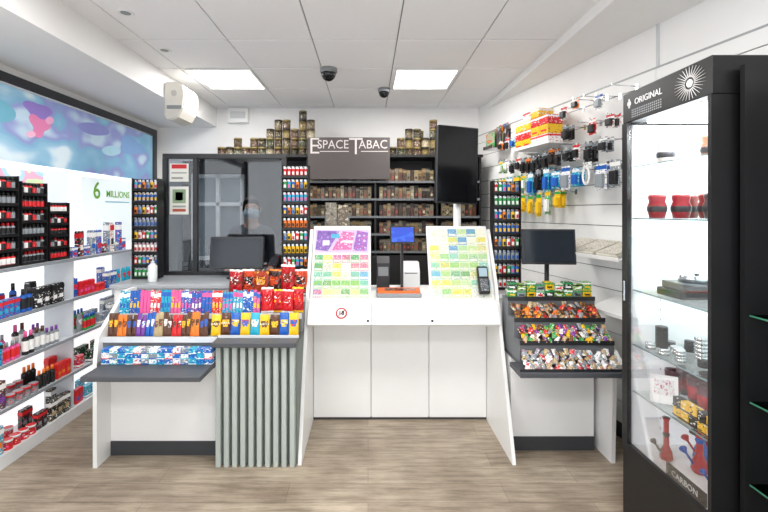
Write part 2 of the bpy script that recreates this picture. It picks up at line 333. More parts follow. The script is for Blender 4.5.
for i in range(41):
    a=tb[(i//3)%11];b=['#f4f4f2','#1f5fb8','#e55a9b'][(i//3)%3];hh=R.choice([.138,.146,.152]);put(packm(.0205,.018,hh,a,b,['#1f5fb8','#f2c11d','#e55a9b','#f4f4f2'][(i//3)%4],'boxt'),'candy_tube','%s tall narrow sweets pack on the upper step'%tone(a),'candy pack','tall sweets packs on the upper step',-1.62+i*.0225,2.755,.8855,R.uniform(-.06,.06),-.15)
for i in range(4):
    cc=[('#d8232a','#b81820','#f4f4f2'),('#b81820','#d8232a','#f2c11d')][i%2];put(packm(.08,.036,R.choice([.14,.15,.165]),*cc,'crisp'),'crisps_bag','red snack bag standing on the upper step','crisps','red snack bags on the upper step',-.665+i*.0655,2.775+(i%2)*.012,.8855,R.uniform(-.3,.3),-.12)
for i in range(6):
    cc=[('#b81820','#7a2c1c','#f4f4f2'),('#3a1f18','#c9431f','#ef7d22'),('#a33a1e','#e9a13a','#5a2a18'),('#c9431f','#1b1b1d','#f4f4f2')][(i*3)%4];put(packm(.105,.046,R.choice([.18,.2,.215]),*cc,'crisp'),'crisps_bag','brown and red crisps bag on the top step','crisps','crisps bags on the top step',-.92+i*.09,2.905+(i%2)*.02,.9705,R.uniform(-.3,.3),-.1)
# ---------------------------------------------------------------- left desk behind
d=root('service_desk','grey topped cashier desk behind the candy shelves','desk',(-1.2,3.25,0))
m=M();m.box(-1.85,-.44,3.0,3.5,1.0,1.03,mat('#b4b8bc',.35),.004,1);m.obj('desktop',d,world=True)
m=M();m.box(-1.83,-.46,3.03,3.46,0,1.0,WHITE);m.obj('desk_body',d,world=True)
s_=root('glass_screen','dark framed glass partition standing on the cashier desk','glass partition',(-1.2,3.47,1.03))
m=M()
m.box(-1.69,-.67,3.45,3.49,1.99,2.03,BAR,.003,1);m.box(-1.69,-.67,3.45,3.49,1.03,1.06,BAR)
for x in (-1.69,-1.44,-.71): m.box(x,x+.035,3.45,3.49,1.06,1.99,BAR)
m.obj('screen_frame',s_,world=True)
m=M();m.box(-1.655,-1.44,3.468,3.472,1.06,1.99,GLASSR);m.box(-1.405,-.71,3.468,3.472,1.06,1.99,GLASSR);m.obj('glass_pane',s_,world=True)
def notice(x0,x1,z0,z1,y,lab,parts):
    r=root('notice_sheet',lab,'notice',((x0+x1)/2,y,z0));w=x1-x0;h=z1-z0
    m=M();m.box(-w/2,w/2,-.002,0,0,h,mat('#e4e4de',.6))
    for (u0,u1,v0,v1,cc) in parts: m.box(-w/2+u0*w,-w/2+u1*w,-.003,-.0015,v0*h,v1*h,mat(cc,.6))
    m.obj('printed_sheet',r)
notice(-1.635,-1.48,1.8,1.95,3.466,'white and red notice taped to the glass partition',[(.1,.9,.72,.95,'#c9242b'),(.1,.9,.45,.52,'#9a9a96'),(.1,.7,.15,.25,'#9a9a96')])
notice(-1.635,-1.48,1.53,1.76,3.466,'green and white notice taped to the glass partition',[(.15,.85,.4,.9,'#8aa384'),(.3,.7,.5,.8,'#d8d2c0'),(.15,.85,.25,.32,'#9aa39c'),(.15,.85,.1,.2,'#b5533f')])
def monitor(x,y,z,w,h,rz,tilt,zb,lab,white=False):
    r=root('computer_monitor',lab,'monitor',(x,y,zb),(0,0,rz));C=WHITE if white else BAR
    hh=z-zb
    m=M();m.lathe([(0,0),(.09,0),(.09,.008),(.02,.018),(.016,.02),(.016,hh),(0,hh)],C,20,sy=.8);m.obj('stand',r)
    m=M();m.box(-w/2,w/2,-.035,-.002,-h/2,h/2,BAR,.006);m.obj('screen_casing',r,(0,-.012,hh),(tilt,0,0))
    m=M();m.box(-w/2+.014,w/2-.014,-.037,-.034,-h/2+.016,h/2-.014,mat('#2a3038',.12));m.obj('screen',r,(0,-.012,hh),(tilt,0,0));return r
monitor(-1.02,3.3,1.23,.41,.25,.05,-.15,1.0305,'black touchscreen till standing on the cashier desk')
r=root('sanitizer_bottle','white pump bottle standing on the cashier desk','bottle',(-1.6,3.12,1.0305))
m=M();m.lathe([(0,0),(.03,0),(.032,.01),(.032,.12),(.012,.14),(0,.14)],mat('#e8ecee',.3),16);m.obj('bottle_body',r)
m=M();m.lathe([(.012,.14),(.014,.155),(.004,.158),(.004,.18),(0,.18)],mat('#c9ced2',.3),12);m.box(-.006,.006,-.035,.006,.175,.185,WHITE);m.obj('pump',r)
def rack(x,y,z,w,h,rows,rz,kind,cols,lab,grp,n,dp=.1,off=0,bw=.026,mh=.085):
    r=root('display_rack',lab,'display rack',(x,y,z),(0,0,rz),group='black counter display racks')
    m=M();m.box(-w/2,w/2,dp/2-.008,dp/2,0,h,BLACK);m.box(-w/2,-w/2+.006,-dp/2,dp/2-.008,0,h,BLACK);m.box(w/2-.006,w/2,-dp/2,dp/2-.008,0,h,BLACK);m.obj('rack_body',r)
    st=h/rows;cr=math.cos(rz);sr=math.sin(rz)
    for k in range(rows):
        m=M();m.box(-w/2+.006,w/2-.006,-dp/2,dp/2-.008,k*st,k*st+.008,BLACK);m.box(-w/2+.006,w/2-.006,-dp/2-.002,-dp/2,k*st,k*st+.02,BLACK);m.obj('rack_shelf',r)
        for i in range(n):
            a,b,cc=cols[(i*3+k*5+off)%len(cols)] if k%2 else cols[(k+off)%len(cols)]
            lx=-w/2+.006+(w-.012)*(i+.5)/n;ly=-.025
            hh=min(st*.85,mh);pw=min(bw,(w-.012)/n*.88)
            put(packm(pw,pw,hh,a,b,cc,kind),'lighter' if kind=='lighter' else 'liquid_bottle','%s %s on a black rack'%(tone(a),'pocket lighter' if kind=='lighter' else 'small refill bottle'),'lighter' if kind=='lighter' else 'bottle',grp,x+lx*cr-ly*sr,y+lx*sr+ly*cr,z+k*st+.0085,rz)
lc=[(a,b,'#f4f4f2') for a,b in (('#d8232a','#f4f4f2'),('#1f5fb8','#f2c11d'),('#f2c11d','#1b1b1d'),('#2f9e4f','#f4f4f2'),('#ef7d22','#1b1b1d'),('#f4f4f2','#d8232a'),('#27a9c9','#e55a9b'),('#8e959b','#1f5fb8'))]
rack(-.545,3.18,1.0305,.2,.87,9,0,'lighter',lc,'tall black rack filled with colourful pocket lighters','lighters on the rack beside the glass partition',6)
rack(-1.73,3.3,1.0305,.2,.78,8,0,'lighter',lc,'tall black rack of lighters at the desk end','lighters on the rack at the desk end',6,off=3)
# ---------------------------------------------------------------- center counter
c=root('lottery_counter','white service counter with leaning side panels','counter',(.24,3.0,0))
prof=[(2.57,0),(2.935,1.04),(3.13,1.42),(3.18,1.42),(3.22,1.0),(3.5,1.0),(3.5,0)]
for x0,x1 in ((-.43,-.408),(.885,.907)):
    m=M();m.prism(prof,x0,x1,WHITE);m.obj('side_panel',c,world=True)
for i in range(3):
    x0=-.408+i*.431
    m=M();m.box(x0+.003,x0+.428,3.13,3.15,.02,.79,WHITE,.002,1);m.obj('front_panel',c,world=True)
m=M();m.box(-.408,.885,3.15,3.48,0,.9,WHITE);m.box(-.408,.885,3.14,3.15,0,.02,DARK);m.obj('counter_body',c,world=True)
for i in range(3):
    xa=-.408+i*.431
    m=M();m.prism([(2.815,.785),(2.8,.8),(2.885,.93),(3.13,.93),(3.13,.785)],xa+.0015,xa+.4295,WHITE);m.obj('fascia',c,world=True)
m=M();m.box(-.408,.885,2.885,3.48,.93,.945,WHITE);m.obj('countertop',c,world=True)
def fy(z): return 2.8+(z-.8)*.085/.13
r=root('age_sticker','round red and white under-18 prohibition sticker on the counter','sticker',(-.18,fy(.865)-.003,.865),(-.58,0,0))
m=M();m.lathe([(0,0),(.039,0),(.039,-.0015),(0,-.0015)],mat('#b0141e',.5),28,axis='Y');m.lathe([(0,-.0015),(.029,-.0015),(.029,-.0025),(0,-.0025)],mat('#f4f4f2',.5),28,axis='Y');m.prism([(-.023,-.02),(-.02,-.023),(.023,.02),(.02,.023)],-.0035,-.0024,mat('#b0141e',.5),'Y');m.text('18',.042,(0,-.0055,0),mat('#101010',.5),sx=.95,off=.001);m.obj('sticker_print',r)
for x in (.0,.43):
    r=root('counter_lock','small black round lock in the white counter front','lock',(x,fy(.82)-.001,.82),(-.58,0,0),group='small counter locks');m=M();m.lathe([(0,0),(.008,0),(.009,-.004),(.004,-.006),(0,-.006)],BLACK,14,axis='Y');m.obj('lock_face',r)
TS=(130,130,160)
def board(x0,x1,seed,lab,head):
    rr=random.Random(seed);w=x1-x0;h=.545;t=-.405
    r=root('scratch_card_display',lab,'ticket display',((x0+x1)/2,2.9,.9455),(t,0,0))
    m=M();m.box(-w/2,w/2,0,.02,0,h,WHITE,.003,1);m.obj('display_board',r)
    if head:
        m=M();m.box(-w/2+.015,w/2-.015,-.003,0,h*.62,h-.03,mat('#d9c9ea',.4));
        m.prism([(-w/2+.02,h*.66),(-.1,h*.64),(-.02,h*.92),(-w/2+.03,h*.93)],-.0045,-.0025,printm(['#8b62ba','#b79bd4','#6f4aa6'],(40,1,50)),'Y')
        m.prism([(-.07,h*.65),(.07,h*.66),(.09,h*.9),(.0,h*.92)],-.0055,-.004,printm(['#dc6fb0','#f0c3dc','#ffffff'],(45,1,50)),'Y')
        m.prism([(.08,h*.65),(.18,h*.64),(.19,h*.9),(.11,h*.93)],-.0055,-.004,printm(['#9a62c0','#dc6fb0','#d9cdea'],(45,1,50)),'Y')
        m.box(-.14,-.09,-.0065,-.005,h*.72,h*.79,mat('#efe8f6',.4));m.box(.02,.08,-.0065,-.005,h*.75,h*.79,mat('#efe8f6',.4));m.box(-.08,-.02,-.007,-.006,h*.82,h*.88,mat('#4fb8dc',.4))
        m.obj('header_print',r)
    top=h*.61 if head else h-.015
    rows=5 if head else 8;ncol=6;rh=(top-.02)/rows
    BASE=['#e9d95a','#8cc860','#5fb0d6','#dc6f9c','#7fc9b0','#f3f0dd','#56a85c','#f4e9a0'] if head else ['#9fd480','#e9dd5a','#6fb8d8','#8fcfb8','#f3f0dd','#66b06c','#c0e09a','#5f9cc8','#e0d890']
    for a in range(rows):
        bs=rr.randrange(len(BASE))
        for b in range(ncol):
            cw=(w-.03)/ncol;x=-w/2+.015+b*cw;z=.012+a*rh
            c1=BASE[(bs+(b//2)*3)%len(BASE)] if rr.random()<.6 else rr.choice(BASE);c2=rr.choice(BASE);c3=rr.choice(BASE+['#f7f6ee']*10)
            m=M();m.box(x+.0022,x+cw-.0022,-.003,0,z+.0022,z+rh-.003,printm([c1,c3,c2],TS,.4))
            m.box(x+.005,x+cw-.005,-.0036,-.002,z+rh*.1,z+rh*.36,printm(['#f4f2e8',c2,'#8f9a80'],TS,.4));m.obj('scratch_ticket',r)
    m=M();m.box(-w/2+.005,w/2-.005,-.012,-.009,.005,h-.005,GLASS);m.obj('clear_cover',r)
board(-.4,.02,3,'slanted white display of lottery scratch tickets with purple header',True)
board(.43,.875,9,'slanted white display filled with lottery scratch tickets',False)
r=root('coin_tray','orange and grey coin tray on the white counter','coin tray',(.22,3.02,.9455))
m=M();m.box(-.16,.16,-.06,.1,0,.03,GREY,.006);m.obj('tray_base',r)
m=M();m.prism([(-.15,-.055),(.15,-.055),(.16,.1),(-.15,.09)],.03,.045,mat('#ec6a25',.45),'Z');m.box(-.1,.12,-.03,.06,.045,.0465,printm(['#3b2a26','#ec6a25','#e9d8c0'],(40,60,1)));m.obj('tray_mat',r)
r=root('customer_display','small blue lit screen on a slim stand','display screen',(.26,3.22,.9455))
m=M();m.lathe([(0,0),(.05,0),(.05,.012),(.012,.02),(.012,.4),(0,.4)],BAR,16);m.obj('stand',r)
m=M();m.box(-.095,.095,-.02,0,-.065,.065,BAR,.006);m.obj('screen_casing',r,(0,-.015,.43),(-.15,0,.1))
m=M();m.box(-.085,.085,-.022,-.019,-.055,.055,printm(['#2446b8','#2e5ad0','#8fa8e6'],(14,1,22),.3,emit=.35));m.obj('screen',r,(0,-.015,.43),(-.15,0,.1))
r=root('receipt_printer','white ticket printer standing on the counter','printer',(.34,3.4,.9455))
m=M();m.prism([(-.08,0),(.08,0),(.08,.2),(-.02,.2),(-.08,.13)],-.07,.07,mat('#dcdedf',.4),'X');m.obj('printer_case',r)
m=M();m.prism([(-.083,.12),(-.024,.19),(-.02,.185),(-.078,.115)],-.05,.05,BAR,'X');m.obj('paper_slot',r)
r=root('ticket_reader','black ticket reader box on the counter','ticket reader',(.12,3.38,.9455))
m=M();m.prism([(-.06,0),(.07,0),(.07,.22),(.0,.25),(-.06,.2)],-.05,.05,BAR,'X');m.obj('reader_case',r)
m=M();m.box(-.04,.04,-.066,-.06,.1,.17,GREY);m.obj('reader_window',r)
r=root('payment_terminal','black handheld card payment terminal leaning on the display','payment terminal',(.80,2.893,.948),(-.405,0,0))
m=M();m.box(-.038,.038,-.045,-.014,.03,.225,BLACK,.01,3);m.obj('terminal_body',r)
m=M();m.box(-.028,.028,-.048,-.044,.15,.21,mat('#9fb8c4',.3));m.obj('terminal_screen',r)
m=M();m.box(-.026,.026,-.0475,-.044,.05,.135,printm(['#5c6064','#b9bcc0','#2b2d30'],(160,1,160)));m.obj('keypad',r)
r=root('customer_screen','large black portrait screen on a white pole','display screen',(.70,3.3,.9455),(0,0,.0))
m=M();m.lathe([(0,0),(.07,0),(.07,.01),(.028,.02),(.028,1.2),(0,1.2)],WHITE,20);m.obj('pole',r)
m=M();m.box(-.175,.175,-.075,-.035,-.3,.3,BAR,.008);m.obj('screen_casing',r,(-.03,0,.965),(-.04,.04,.25))
m=M();m.box(-.165,.165,-.078,-.074,-.29,.29,SCREEN);m.obj('screen',r,(-.03,0,.965),(-.04,.04,.25))
r=root('leaflet_holder','clear grey leaflet holder on the counter','leaflet holder',(-.25,3.38,.9455))
m=M();m.prism([(-.05,0),(.05,0),(.05,.6),(.03,.6)],-.1,.1,mat('#7d868c',.3),'X');m.obj('holder_body',r)
m=M();m.box(-.09,-.003,.0,.012,.45,.68,printm(['#8f8778','#5c5348','#b9b3a6'],(40,1,40)));m.obj('leaflet',r)
m=M();m.box(.01,.09,.0,.012,.45,.66,printm(['#6b5c4c','#8f8778','#c9bfa4'],(40,1,40)));m.obj('leaflet',r)
# ---------------------------------------------------------------- right counter
c=root('display_counter','white counter with stepped shelves of small sweets','counter',(1.2,2.8,0))
m=M();m.box(.93,1.47,2.735,2.89,.09,.61,WHITE);m.obj('back_panel',c,world=True)
m=M();m.box(.93,1.47,2.73,2.89,0,.09,DARK);m.obj('kickboard',c,world=True)
m=M();m.prism([(2.59,0),(2.9,0),(2.9,.93),(2.84,.93),(2.5,.64),(2.57,.61)],1.5,1.525,WHITE);m.obj('end_panel',c,world=True)
m=M();m.box(.865,1.46,2.385,2.57,.605,.635,TRAY,.004,1);m.box(.93,1.5,2.57,2.89,.605,.635,TRAY);m.obj('lower_shelf',c,world=True)
for y0,z0,z1 in ((2.56,.635,.755),(2.66,.755,.87),(2.78,.87,.98)):
    m=M();m.box(.925,1.5,y0,2.89,z0,z1,mat('#6d7074',.5));m.box(.925,1.5,y0-.006,y0+.002,z1-.016,z1+.01,BAR);m.obj('step_shelf',c,world=True)
m=M();m.box(.87,1.455,2.4,2.406,.635,.65,BAR);m.obj('shelf_lip',c,world=True)
mix=[('#f4f4f2','#d8232a','#1f5fb8'),('#d8232a','#f4f4f2','#f4f4f2'),('#b8a27a','#5a3420','#f4f4f2'),('#8e959b','#f4f4f2','#e55a9b'),('#f4f4f2','#e55a9b','#27a9c9'),('#8e959b','#5a3420','#f4f4f2'),('#b8a27a','#1b1b1d','#d8232a')]
wm=[('#ef7d22','#5a3420','#f2c11d'),('#b8a27a','#d8232a','#5a3420'),('#5a3420','#f2c11d','#ef7d22'),('#d8232a','#5a3420','#f2c11d'),('#b8a27a','#f4f4f2','#5a3420'),('#8e959b','#5a3420','#ef7d22'),('#5a3420','#b8a27a','#d8232a')]
mm2=[('#7c3fa0','#f4f4f2','#e55a9b'),('#2f9e4f','#f4f4f2','#f2c11d'),('#5a3420','#ef7d22','#f4f4f2'),('#f2c11d','#d8232a','#5a3420'),('#d8232a','#f4f4f2','#f2c11d'),('#b8a27a','#5a3420','#d8232a'),('#f4f4f2','#5a3420','#ef7d22'),('#8e959b','#5a3420','#f4f4f2')]
def sweets(x0,x1,y,z,cols,lab,grp,rows,n):
    for q,(dy,dz) in enumerate(rows):
        for i in range(n):
            cc=cols[R.randrange(len(cols))];h=R.choice([.036,.044])
            put(packm(.028,.015,h,*cc,'sweet'),'wrapped_sweet',lab%tone(cc[0]),'sweets',grp,x0+.012+(i+.5)*(x1-x0-.024)/n+R.uniform(-.004,.004),y+dy+R.uniform(-.005,.005),z+dz,R.uniform(-1.2,1.2),-R.uniform(.6,1.2))
RW=((-.046,.001),(-.024,.02),(.0,.04),(.02,.058))
sweets(.9,1.455,2.485,.6355,mix,'%s wrapped sweet piled in the lower tray','wrapped sweets piled in the lower tray',((-.066,.001),)+RW,22)
sweets(.93,1.495,2.605,.7555,mm2,'%s small wrapped sweet piled on the middle step','small wrapped sweets piled on the middle step',RW,23)
sweets(.93,1.495,2.715,.8705,wm,'%s small wrapped sweet piled on the upper step','small wrapped sweets piled on the upper step',RW,23)
gr=[('#2f9e4f','#f4f4f2','#f2c11d'),('#7fae3a','#1b1b1d','#f4f4f2'),('#1b1b1d','#2f9e4f','#f4f4f2'),('#f4f4f2','#2f9e4f','#d8232a'),('#f2c11d','#2f9e4f','#1b1b1d'),('#8e959b','#2f9e4f','#1b1b1d')]
for l in range(2):
    for i in range(9):
        cc=gr[(i*5+l*2)%6];put(packm(.056,.06,.05-.006*(i%2),*cc,'boxt'),'rolling_paper_box','%s carton of rolling papers on the top step'%tone(cc[0]),'carton','rolling paper cartons on the top step',.965+i*.0625,2.835,.9805+l*(.0505-.006*(i%2)),R.uniform(-.05,.05))
d=root('service_desk','white cashier desk behind the sweets steps','desk',(1.2,3.1,0))
m=M();m.box(.91,1.55,2.9,3.3,.95,.98,mat('#c4c7ca',.35),.004,1);m.obj('desktop',d,world=True)
m=M();m.box(.92,1.54,2.92,3.28,0,.95,WHITE);m.obj('desk_body',d,world=True)
monitor(1.285,3.02,1.30,.37,.25,-.1,-.12,.9805,'black touchscreen till on the desk by the slatted wall')
rack(1.02,3.12,.9805,.2,.8,8,0,'lighter',lc,'tall black rack of colourful lighters on the desk','lighters on the rack near the slatted wall',6,off=5)
# ---------------------------------------------------------------- back shelving
c=root('tobacco_shelving','black back wall shelving unit filled with tobacco packs','shelving',(0,4.8,0))
m=M();m.box(-2.15,1.24,4.86,4.95,0,2.14,mat('#1f2023',.5));m.obj('back_panel',c,world=True)
m=M();m.box(-1.95,1.24,4.52,4.95,2.14,2.17,BLACK,.003,1);m.obj('top_shelf',c,world=True)
for x in (-.66,.08,.75,1.22): 
    m=M();m.box(x-.01,x+.01,4.56,4.86,0,2.14,BLACK);m.obj('upright',c,world=True)
zs=[1.88,1.69,1.5,1.31,1.12]
for z in zs:
    m=M();m.box(-.65,1.21,4.56,4.86,z-.015,z,BLACK);m.box(-.65,1.21,4.55,4.56,z-.015,z+.008,mat('#6c6f73',.4));m.obj('shelf',c,world=True)
m=M();m.box(-.65,1.21,4.54,4.86,0,1.08,BLACK);m.obj('lower_cabinet',c,world=True)
TN={'#3f2c20':'dark brown','#6b5840':'tan brown','#706a5c':'grey beige','#4a4532':'olive','#262422':'black','#5e3226':'reddish brown','#8c8268':'cream'}
tl=list(TN)
for z in zs:
    for i in range(43):
        x=-.622+i*.0425
        if min(abs(x-.08),abs(x-.75))<.033 or x>1.17: continue
        a=tl[R.randrange(7)];cc=(a,R.choice(['#706a5c','#262422','#857148']),R.choice(['#b0a68c','#3f2c20','#8a4234']));hh=R.choice([.125,.135,.145]);put(packm(.04,.05,hh,*cc,'boxt'),'tobacco_pack','%s tobacco pack on the black back shelves'%TN[a],'tobacco pack','tobacco packs on the back shelves',x,4.61,z+.0005)
r=root('shop_sign','dark grey sign panel reading ESPACE TABAC','sign',(-.205,4.5,1.9))
m=M();m.box(-.44,.44,-.0,.02,0,.45,mat('#4e4746',.5),.003,1);m.obj('sign_panel',r)
TX=mat('#cfc6c4',.5)
m=M();m.text('E',.25,(-.37,-.002,.35),TX,off=-.002);m.text('SPACE',.13,(-.17,-.002,.37),TX,sx=.92);m.text('T',.26,(.075,-.002,.345),TX,off=-.002);m.text('ABAC',.13,(.26,-.002,.37),TX,sx=.92)
m.box(-.31,.0,-.003,0,.295,.303,TX);m.box(.13,.42,-.003,0,.295,.303,TX);m.obj('sign_lettering',r)
tn=[('#3e2e22','#7d6c40','#c9bd9a'),('#242322','#6b6040','#b8a27a'),('#6a5c42','#2e241c','#d8d2c0'),('#3c4230','#8a7a48','#d8d2c0'),('#8a7848','#242322','#5a3420'),('#4a2a22','#8a7a48','#d8d2c0'),('#b5aa8c','#3e2e22','#6a3a2a')]
TNN=['brown','black','khaki','dark green','gold','dark red','cream']
def tin(x,z,w=.086,h=.1,y=4.68):
    q=R.randrange(7);cc=tn[q];put(packm(w,w,h,*cc,'tin'),'tobacco_tin','round %s tobacco tin stacked on the black shelf'%TNN[q],'tin','round tobacco tins on the top shelf',x,y,z)
hs=[1,1,2,1,2,2,3,4,4,3,5,4]
for i,n in enumerate(hs):
    for k in range(n): tin(-1.63+i*.0905,2.1705+k*.1005)
for i,n in enumerate([1,2,3,3,2,4]):
    for k in range(n): tin(.275+i*.0905,2.1705+k*.1005)
for k in range(3): tin(.59,2.1705+k*.1005,y=4.79)
tin(.85,2.1705,.13,.2);tin(.85,2.371,.12,.1185)
for i in range(3): tin(.975+i*.092,2.1705)
r=root('reflected_window','white framed panel imitating street windows reflected in the partition','imitated reflection',(-1.7,4.8,0))  # added object imitating the street windows reflected in the partition glass
m=M()
for x in (-2.0,-1.72,-1.44): m.box(x-.02,x+.02,4.8,4.855,1.0,1.98,mat('#eceeee',.4))
for z in (1.0,1.62,1.94): m.box(-2.0,-1.44,4.8,4.855,z,z+.04,mat('#eceeee',.4))
m.obj('door_frame',r,world=True)  # bars of the imitated reflection, not a real door
m=M();m.box(-1.98,-1.46,4.84,4.85,1.04,1.94,mat('#8b949c',.1));m.obj('glass_pane',r,world=True)
m=M();m.box(-2.02,-1.42,4.78,4.856,0,1.0,mat('#4d5054',.5));m.obj('reflection_base',r,world=True)
# ---------------------------------------------------------------- wall right goods
rz=WR
def hook(s,z,goods):
    p=W(s,.004,z);r=root('display_hook','metal hook on the white slatted wall','hook',p,(0,0,rz),group='metal hooks on the slatted wall')
    m=M();m.box(-.012,.012,-.004,-.0,-.02,.02,METAL);m.cyl((0,-.19,0),.003,.187,METAL,8,'Y');m.box(-.003,.003,-.194,-.19,-.003,.016,METAL);m.obj('hook_wire',r)
    for k,(w,h,dd,cc,st) in enumerate(goods):
        hh=.17-k*.05
        nm,lb=('blister_pack','%s blister pack hanging on a hook') if st=='blister' else ('cable_pack','coiled %s cable pack hanging on a hook')
        q=W(s,.004+hh,z-h*.955+.004);put(packm(w,dd,h,*cc,st),nm,lb%tone(cc[0]),'packaged accessory','packaged accessories hanging on the slatted wall',q[0],q[1],q[2],rz)
Wt=('#f4f4f2','#d8232a','#1b1b1d');Kb=('#1b1b1d','#8e959b','#1b1b1d');Kk=('#1b1b1d','#ef7d22','#1b1b1d');Tq=('#27a9c9','#f4f4f2','#1f5fb8');Gn=('#2f9e4f','#f2c11d','#f4f4f2');Yl=('#f2c11d','#2f9e4f','#f2c11d');Wg=('#f4f4f2','#8e959b','#f4f4f2');Or=('#ef7d22','#f4f4f2','#1b1b1d');BKc=('#1b1b1d','#1b1b1d','#8e959b');Wb=('#f4f4f2','#1f5fb8','#8e959b');Gy=('#8e959b','#f4f4f2','#1b1b1d');Rd=('#d8232a','#f4f4f2','#1b1b1d')
plan=[(2.36,.1,[(1.8,Wt),(1.93,Or),(2.04,None),(2.16,Wb),(2.3,None)]),
(2.24,.11,[(.86,Or),(.98,Wt),(1.08,Tq)]),
(2.18,.1,[(1.82,Kb),(1.98,None),(2.1,Rd),(2.26,Wt)]),
(2.03,.13,[(.86,Gn),(.97,Wg),(1.07,Kb),(1.17,Wt),(1.25,Kb),(1.33,Kk),(1.41,Kb),(1.49,BKc),(1.57,Kb),(1.65,Kk),(1.73,Kb),(1.83,Kb),(1.94,Wt),(2.06,Kb),(2.2,Gy)]),
(1.88,.18,[(.78,Gn),(.9,Gn),(1.02,Tq),(1.14,Gn),(1.26,Gn),(1.36,Tq),(1.47,Kb),(1.58,Tq),(1.7,Tq),(1.82,Wb),(1.93,Tq),(2.05,Wg),(2.18,Wb),(2.3,Gy)]),
(1.70,.18,[(.88,Kb),(1.0,Gn),(1.12,Gn),(1.24,Yl),(1.36,Yl),(1.48,Yl),(1.6,Gn),(1.72,Yl)])]
for z,hm,row in plan:
    for s,b in row:
        z2=z+R.uniform(-.02,.02)
        if b is None: hook(s,z2,[]);continue
        h=round(hm*R.choice([.75,.9,1,1.1]),3);w=R.choice([.07,.085,.1]) if hm>.15 else .07;st='cable' if b==BKc or (b==Wg and R.random()<.5) else 'blister'
        hook(s,z2,[(w,h,.025,b,st)]*(1+R.randrange(2)))
def wallshelf(s0,s1,z,dp,lab,slope=0):
    r=root('wall_shelf',lab,'shelf',W((s0+s1)/2,.004,z),(0,0,rz));w=s1-s0
    m=M();m.box(-w/2,w/2,-dp,0,-.01,0,WHITE,.002,1);m.box(-w/2,w/2,-dp-.006,-dp,-.01,.014,WHITE);m.obj('shelf_board',r,(0,0,0),(slope,0,0))
    for x in (-w/2+.02,w/2-.02): 
        m=M();m.prism([(0,-.016),(-dp*.6,-.016-dp*.6*math.tan(slope)-.01),(0,-.06)],x-.003,x+.003,METAL,'X')
        m.obj('bracket',r)
    return r
wallshelf(1.2,1.72,2.1,.24,'white shelf carrying coloured boxes on the slatted wall')
for i in range(4):
    for k in range([3,4,4,3][i]):
        a=[('#f2c11d','#f2c11d','#d8232a'),('#f4f4f2','#d8232a','#f4f4f2'),('#f2c11d','#f4f4f2','#f2c11d'),('#d8232a','#f4f4f2','#d8232a')][(i//2+k*3)%4]
        q=W(1.27+i*.118,.16,2.1005+k*.0755);put(packm(.112,.14,.075,*a,'boxt'),'cardboard_box','%s cardboard carton stacked on the wall shelf'%tone(a[0]),'carton','cartons on the wall shelf',q[0],q[1],q[2],rz)
SL=.3
wallshelf(1.8,2.42,1.33,.26,'sloping white shelf holding newspapers',SL)
wallshelf(2.12,2.6,.97,.24,'sloping empty white lower shelf on the slatted wall',SL)
for st,s in enumerate((1.91,2.11,2.31)):
    for k in range(4):
        hh=.14;zz=1.33-hh*math.tan(SL)+.001+k*.0085
        q=W(s,.004+hh,zz);m=M();m.box(-.09,.09,-.11,.11,0,.0078,mat(['#dedacd','#bdb9ae'][k%2],.8));m.box(-.085,.085,-.1,.1,.0078,.0081,printm(['#c9c4b8','#6f6c68','#9a958a'],(50,110,1),.8))
        m.obj('newspaper',None,q,(SL,0,rz+R.uniform(-.05,.05)),'folded newspaper lying in a pile on the wall shelf','newspaper',group='newspapers on the wall shelf')
r=root('magazine_holder','wire holder fixed on the slatted wall','rack',W(.66,.004,2.2),(0,0,rz))
m=M();m.box(-.1,.1,-.2,0,-.005,0,METAL);m.box(-.1,.1,-.205,-.2,-.005,.03,METAL);m.box(-.1,.1,-.003,0,-.005,.2,METAL);m.obj('holder_frame',r)
for i in range(6):
    q=W(.66,.03+i*.03,2.2005);m=M();m.box(-.09,.09,-.003,.003,0,.26-i*.02,printm([['#8f9aa4','#5a3420','#d8232a','#f4f4f2'],['#7a6a58','#f4f4f2','#1f5fb8','#d8d2c0'],['#a39a84','#2f9e4f','#5a3420','#ef7d22']][i%3],(14,14,18)))
    m.obj('magazine',None,q,(0,0,rz+.0),'colourful magazine standing in the wire holder','magazine',group='magazines in the wire holder')
# ---------------------------------------------------------------- window shelves left
c=root('window_shelving','white backlit shelving along the shop window','shelving',(-2.3,3,0))
LB=mat('#ffffff',.6,emit=.8,noise=0);ACR=mat('#c9cdd2',.35,noise=.03);EDG=mat('#8f959b',.4)
m=M();m.box(-2.455,-2.43,1.4,4.0,.06,1.2,LB);m.obj('backlit_panel',c,world=True)
m=M();m.box(-2.43,-2.2,1.4,4.0,0,.08,mat('#e4e6e8',.5));m.obj('plinth',c,world=True)
SZ=[.35,.62,.9,1.2]
for z in SZ:
    m=M();m.box(-2.43,-2.2,1.4,4.0,z-.016,z,ACR,.002,1);m.box(-2.2,-2.197,1.4,4.0,z-.016,z+.004,EDG);m.obj('shelf_board',c,world=True)
for y in (1.4,2.3,3.15,3.98):
    m=M();m.box(-2.43,-2.215,y,y+.012,.08,1.184,ACR);m.obj('shelf_divider',c,world=True)
RY=math.pi/2
def wput(me,n,lab,cat,g,x,y,z): put(me,n,lab,cat,g,x,y,z,RY+R.uniform(-.1,.1))
items=[('box',.06,.045,.09),('boxt',.06,.04,.14),('bottle',.035,.035,.12),('boxt',.05,.04,.17),('box',.085,.05,.07),('bottle',.04,.04,.15),('bag',.07,.03,.14),('boxt',.04,.035,.11),('tin',.055,.055,.06)]
nmm={'box':('carton','small %s carton standing on the window shelf'),'boxt':('carton','%s upright carton on the window shelf'),'bottle':('refill_bottle','%s small bottle on the window shelf'),'bag':('pouch','%s pouch standing on the window shelf'),'tin':('round_tin','%s round tin on the window shelf')}
